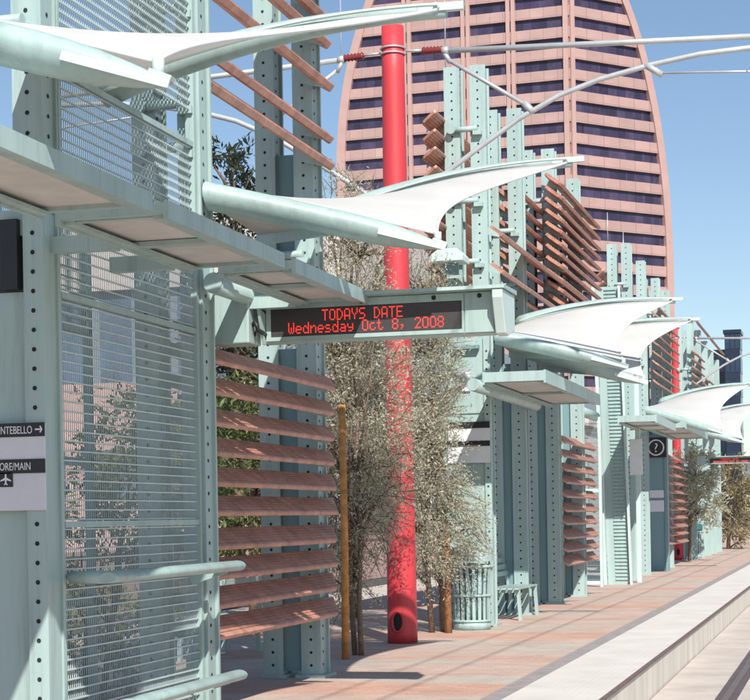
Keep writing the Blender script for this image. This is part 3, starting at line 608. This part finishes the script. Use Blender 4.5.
g=n.new('ShaderNodeNewGeometry'); sp_=n.new('ShaderNodeSeparateXYZ'); l.new(g.outputs['Position'],sp_.inputs[0]); cb=n.new('ShaderNodeCombineXYZ'); ad=n.new('ShaderNodeMath'); ad.operation='SUBTRACT'; l.new(sp_.outputs['X'],ad.inputs[0]); ad.inputs[1].default_value=0; l.new(ad.outputs[0],cb.inputs['X']); l.new(sp_.outputs['Z'],cb.inputs['Y']); l.new(cb.outputs[0],br.inputs['Vector'])
br.inputs['Scale'].default_value=1; br.inputs['Brick Width'].default_value=2.6; br.inputs['Row Height'].default_value=4.; br.offset=0; br.inputs['Mortar Size'].default_value=.045; br.inputs['Color1'].default_value=(.9,.9,.9,1); br.inputs['Color2'].default_value=(1.08,1.06,1.06,1); br.inputs['Mortar'].default_value=(.6,.58,.58,1)
mm=n.new('ShaderNodeMix'); mm.data_type='RGBA'; mm.blend_type='MULTIPLY'; mm.inputs[0].default_value=1; l.new(src,mm.inputs[6]); l.new(br.outputs[0],mm.inputs[7]); l.new(mm.outputs[2],b_.inputs['Base Color'])
Cn=vw(38.1,330.); dL=vw(-.951,.31); dR=vw(.848,.53)
def aL(z): return 46.7*math.sqrt(max(0,1-max(0,(z-70)/64)**2))
def aR(z): return 24.9*math.sqrt(max(0,1-max(0,(z-49)/63.5)**2))
t=thing('office_tower',tuple(Cn),'tall pink office tower with dark window bands and an arched outline','tower')
FH=4.0; NF=27
nL=V((dL.y,-dL.x,0)); nL=-nL if nL.dot(Cn)>0 else nL
nR=V((dR.y,-dR.x,0)); nR=-nR if nR.dot(Cn)>0 else nR
back=vw(0,1)
def slab(m,z0,z1,inset,ea=0.,mi=0):
    """floor-plan slab between z0 and z1; sides follow the arch"""
    def ring(z):
        l_=max(.5,aL(z)-ea); r_=max(.5,aR(z)-ea); c=Cn-(nL+nR).normalized()*inset*1.1
        a=Cn+dL*l_-nL*inset; b=Cn+dR*r_-nR*inset
        return [c,b,b+back*26,a+back*30,a]
    A,B=ring(z0),ring(z1); n=5
    vs=[p+V((0,0,z0)) for p in A]+[p+V((0,0,z1)) for p in B]
    m.add(vs,[tuple(range(n))[::-1],tuple(range(n,2*n))]+[(i,(i+1)%n,n+(i+1)%n,n+i) for i in range(n)],mi)
m=MB()
for k in range(NF): slab(m,k*FH-.25,k*FH+1.72,0.)
slab(m,NF*FH-.25,NF*FH+1.5,0.); m.build('facade',PINK,t)
for k in range(NF):
    m=MB(); slab(m,k*FH+1.722,(k+1)*FH-.252,.55,1.2); m.build('window_band',TGL,t)
# piers up the faces, the corner pier and the arched edge strips
ZT=NF*FH+1.4
def pier(d,nn,s,w,off=.28):
    m=MB()
    for a,b in ((s-w/2,s-.13),(s+.13,s+w/2)):
        p=[Cn+d*a+nn*off,Cn+d*b+nn*off,Cn+d*b-nn*1.0,Cn+d*a-nn*1.0]
        m.add([q+V((0,0,-1)) for q in p]+[q+V((0,0,ZT)) for q in p],[(0,1,2,3),(7,6,5,4),(0,4,5,1),(1,5,6,2),(2,6,7,3),(3,7,4,0)])
    p=[Cn+d*(s-.13)-nn*.1,Cn+d*(s+.13)-nn*.1]; m.add([p[0]+V((0,0,-1)),p[1]+V((0,0,-1)),p[1]+V((0,0,ZT)),p[0]+V((0,0,ZT))],[(0,1,2,3)],1)
    m.build('pier',[PINK2,BLACK],t)
for s in (11.3,20.2,32.0): pier(dL,nL,s,1.75)
m=MB(); 
for d,nn,a,b in ((dL,nL,.18,1.15),(dR,nR,.18,1.15)):
    p=[Cn+d*a+nn*.28,Cn+d*b+nn*.28,Cn+d*b-nn*1.0,Cn+d*a-nn*1.0]; m.add([q+V((0,0,-1)) for q in p]+[q+V((0,0,ZT)) for q in p],[(0,1,2,3),(7,6,5,4),(0,4,5,1),(1,5,6,2),(2,6,7,3),(3,7,4,0)])
m.build('corner_pier',PINK2,t)
for d,nn,fn in ((dL,nL,aL),(dR,nR,aR)):
    m=MB(); Z=[-1+i*3.0 for i in range(37)]; vs=[]
    for z in Z:
        for off,o2 in ((1.7,.3),(.0,.3),(.0,-3),(1.7,-3)): vs.append(Cn+d*(fn(z)-off)+nn*o2+V((0,0,z)))
    m.add(vs,[(i*4+j,i*4+(j+1)%4,(i+1)*4+(j+1)%4,(i+1)*4+j) for i in range(len(Z)-1) for j in range(4)]); m.build('edge_strip',PINK2,t)
def block(name,label,x0,x1,y0,y1,h,wm,floors,cols,wall_frac=.45,gm=GLASS,roof=True,cat='building'):
    t=thing(name,((x0+x1)/2,y0,0),label,cat)
    MB().box(x0,x1,y0,y1,-.3,h).build('wall',wm,t); m=MB().box(x0-.2,x1+.2,y0-.2,y1+.2,h+.003,h+.5); m.build('roof',wm,t)
    fh=h/floors
    for k in range(floors):
        for c in range(cols):
            w=(x1-x0)/cols; a=x0+w*(c+.12); b=x0+w*(c+.88); z=fh*(k+.35)
            o=MB().box(a,b,y0-.06,y0-.003,z,z+fh*(1-wall_frac)).build('window',gm,t)
        for c in range(cols):
            w=(y1-y0)/cols; a=y0+w*(c+.12); b=y0+w*(c+.88); z=fh*(k+.35)
            MB().box(x1+.003,x1+.06,a,b,z,z+fh*(1-wall_frac)).build('window',gm,t)
    return t
SALM=mat('salmon_stucco',(.50,.33,.30),.85,.12,.5)
BUFF=mat('pale_stucco',(.52,.47,.44),.85,.1,.5)
BLG=mat('blue_glass',(.09,.13,.20),.2,.4,.5)
BLG2=mat('grey_mullion',(.20,.24,.29),.4,.1)
t=thing('low_building',(-28,60,0),'pinkish building with a blue window storey behind the mesh screen','building')
MB().box(-38,-17.5,60,80,-.4,6.7).build('wall',SALM,t); MB().box(-37.9,-17.6,60.1,79.9,6.7,10.1).build('window_storey',BLG,t)
for i in range(14): MB().box(-38+1.56*i,-37.72+1.56*i,559.95,60.09,6.703,10.097).build('mullion',BLG2,t)
MB().box(-38.2,-17.3,59.8,80.2,10.1,12.9).build('parapet',BUFF,t)
for i in range(6): MB().box(-36.5+3.2*i,-34.6+3.2*i,59.94,59.997,2.4,4.2).build('window',BLG,t)
block('low_building','pale building behind the street trees left of the red mast',-17.2,-10.5,72,92,5.2,BUFF,1,4,.6,BLG)
block('dark_tower','dark blue glass tower block at the right edge beyond the far canopy',-16.6,-14.5,250,255,26.6,mat('navy_glass',(.012,.02,.045),.2,.3,.4),8,3,.4,mat('navy_window',(.02,.035,.07),.15,.3,.5))
block('dark_tower','lower dark block behind the far shelter\'s slats',-21.5,-16.9,256,262,24.4,mat('navy_glass_low',(.02,.028,.05),.25,.3,.4),6,3,.4,BLG)
t=tag(MB().box(-14.6,-14.3,14,70,-.35,.9).box(-14.65,-14.25,14,70,.902,.98).build('garden_wall',SALM),'low pinkish wall along the road behind the shelters','wall')
# ------------------------------------------------------------------ camera, sun, sky
ro=R(.95); d=V((-st,ct,0)); r=V((ct,st,0)); up=V((0,0,1))
cx=r*math.cos(ro)-up*math.sin(ro); cy=r*math.sin(ro)+up*math.cos(ro)
cam=bpy.data.cameras.new('camera'); cam.sensor_width=36; cam.lens=f*36/750; cam.shift_x=0.; cam.shift_y=(517.9-350)/750; cam.clip_end=8000; cam.clip_start=.1
co=bpy.data.objects.new('camera',cam); C.objects.link(co)
M=Matrix.Identity(4)
for i in range(3): M[i][0]=cx[i]; M[i][1]=cy[i]; M[i][2]=-d[i]
M[2][3]=1.54; co.matrix_world=M; bpy.context.scene.camera=co
EL=math.atan(1/math.hypot(.50,1.0)); sd=V((.50,-1.0,1)).normalized()
su=bpy.data.lights.new('sun','SUN'); su.energy=5.0; su.angle=R(.53); su.color=(1,.955,.89)
so=bpy.data.objects.new('sun',su); C.objects.link(so); so.rotation_euler=sd.to_track_quat('Z','Y').to_euler()
w=bpy.data.worlds.new('World'); bpy.context.scene.world=w; w.use_nodes=True; n=w.node_tree.nodes; l=w.node_tree.links
sk=n.new('ShaderNodeTexSky'); sk.sky_type='NISHITA'; sk.sun_disc=False; sk.sun_elevation=EL; sk.sun_rotation=math.atan2(sd.x,sd.y); sk.air_density=1.; sk.dust_density=.25; sk.ozone_density=2.2
l.new(sk.outputs[0],n['Background'].inputs[0]); n['Background'].inputs[1].default_value=.095
s=bpy.context.scene; s.view_settings.view_transform='Standard'; s.view_settings.look='None'; s.view_settings.exposure=.35; s.view_settings.gamma=1; s.view_settings.use_curve_mapping=False
s.render.engine='CYCLES'; s.cycles.max_bounces=6
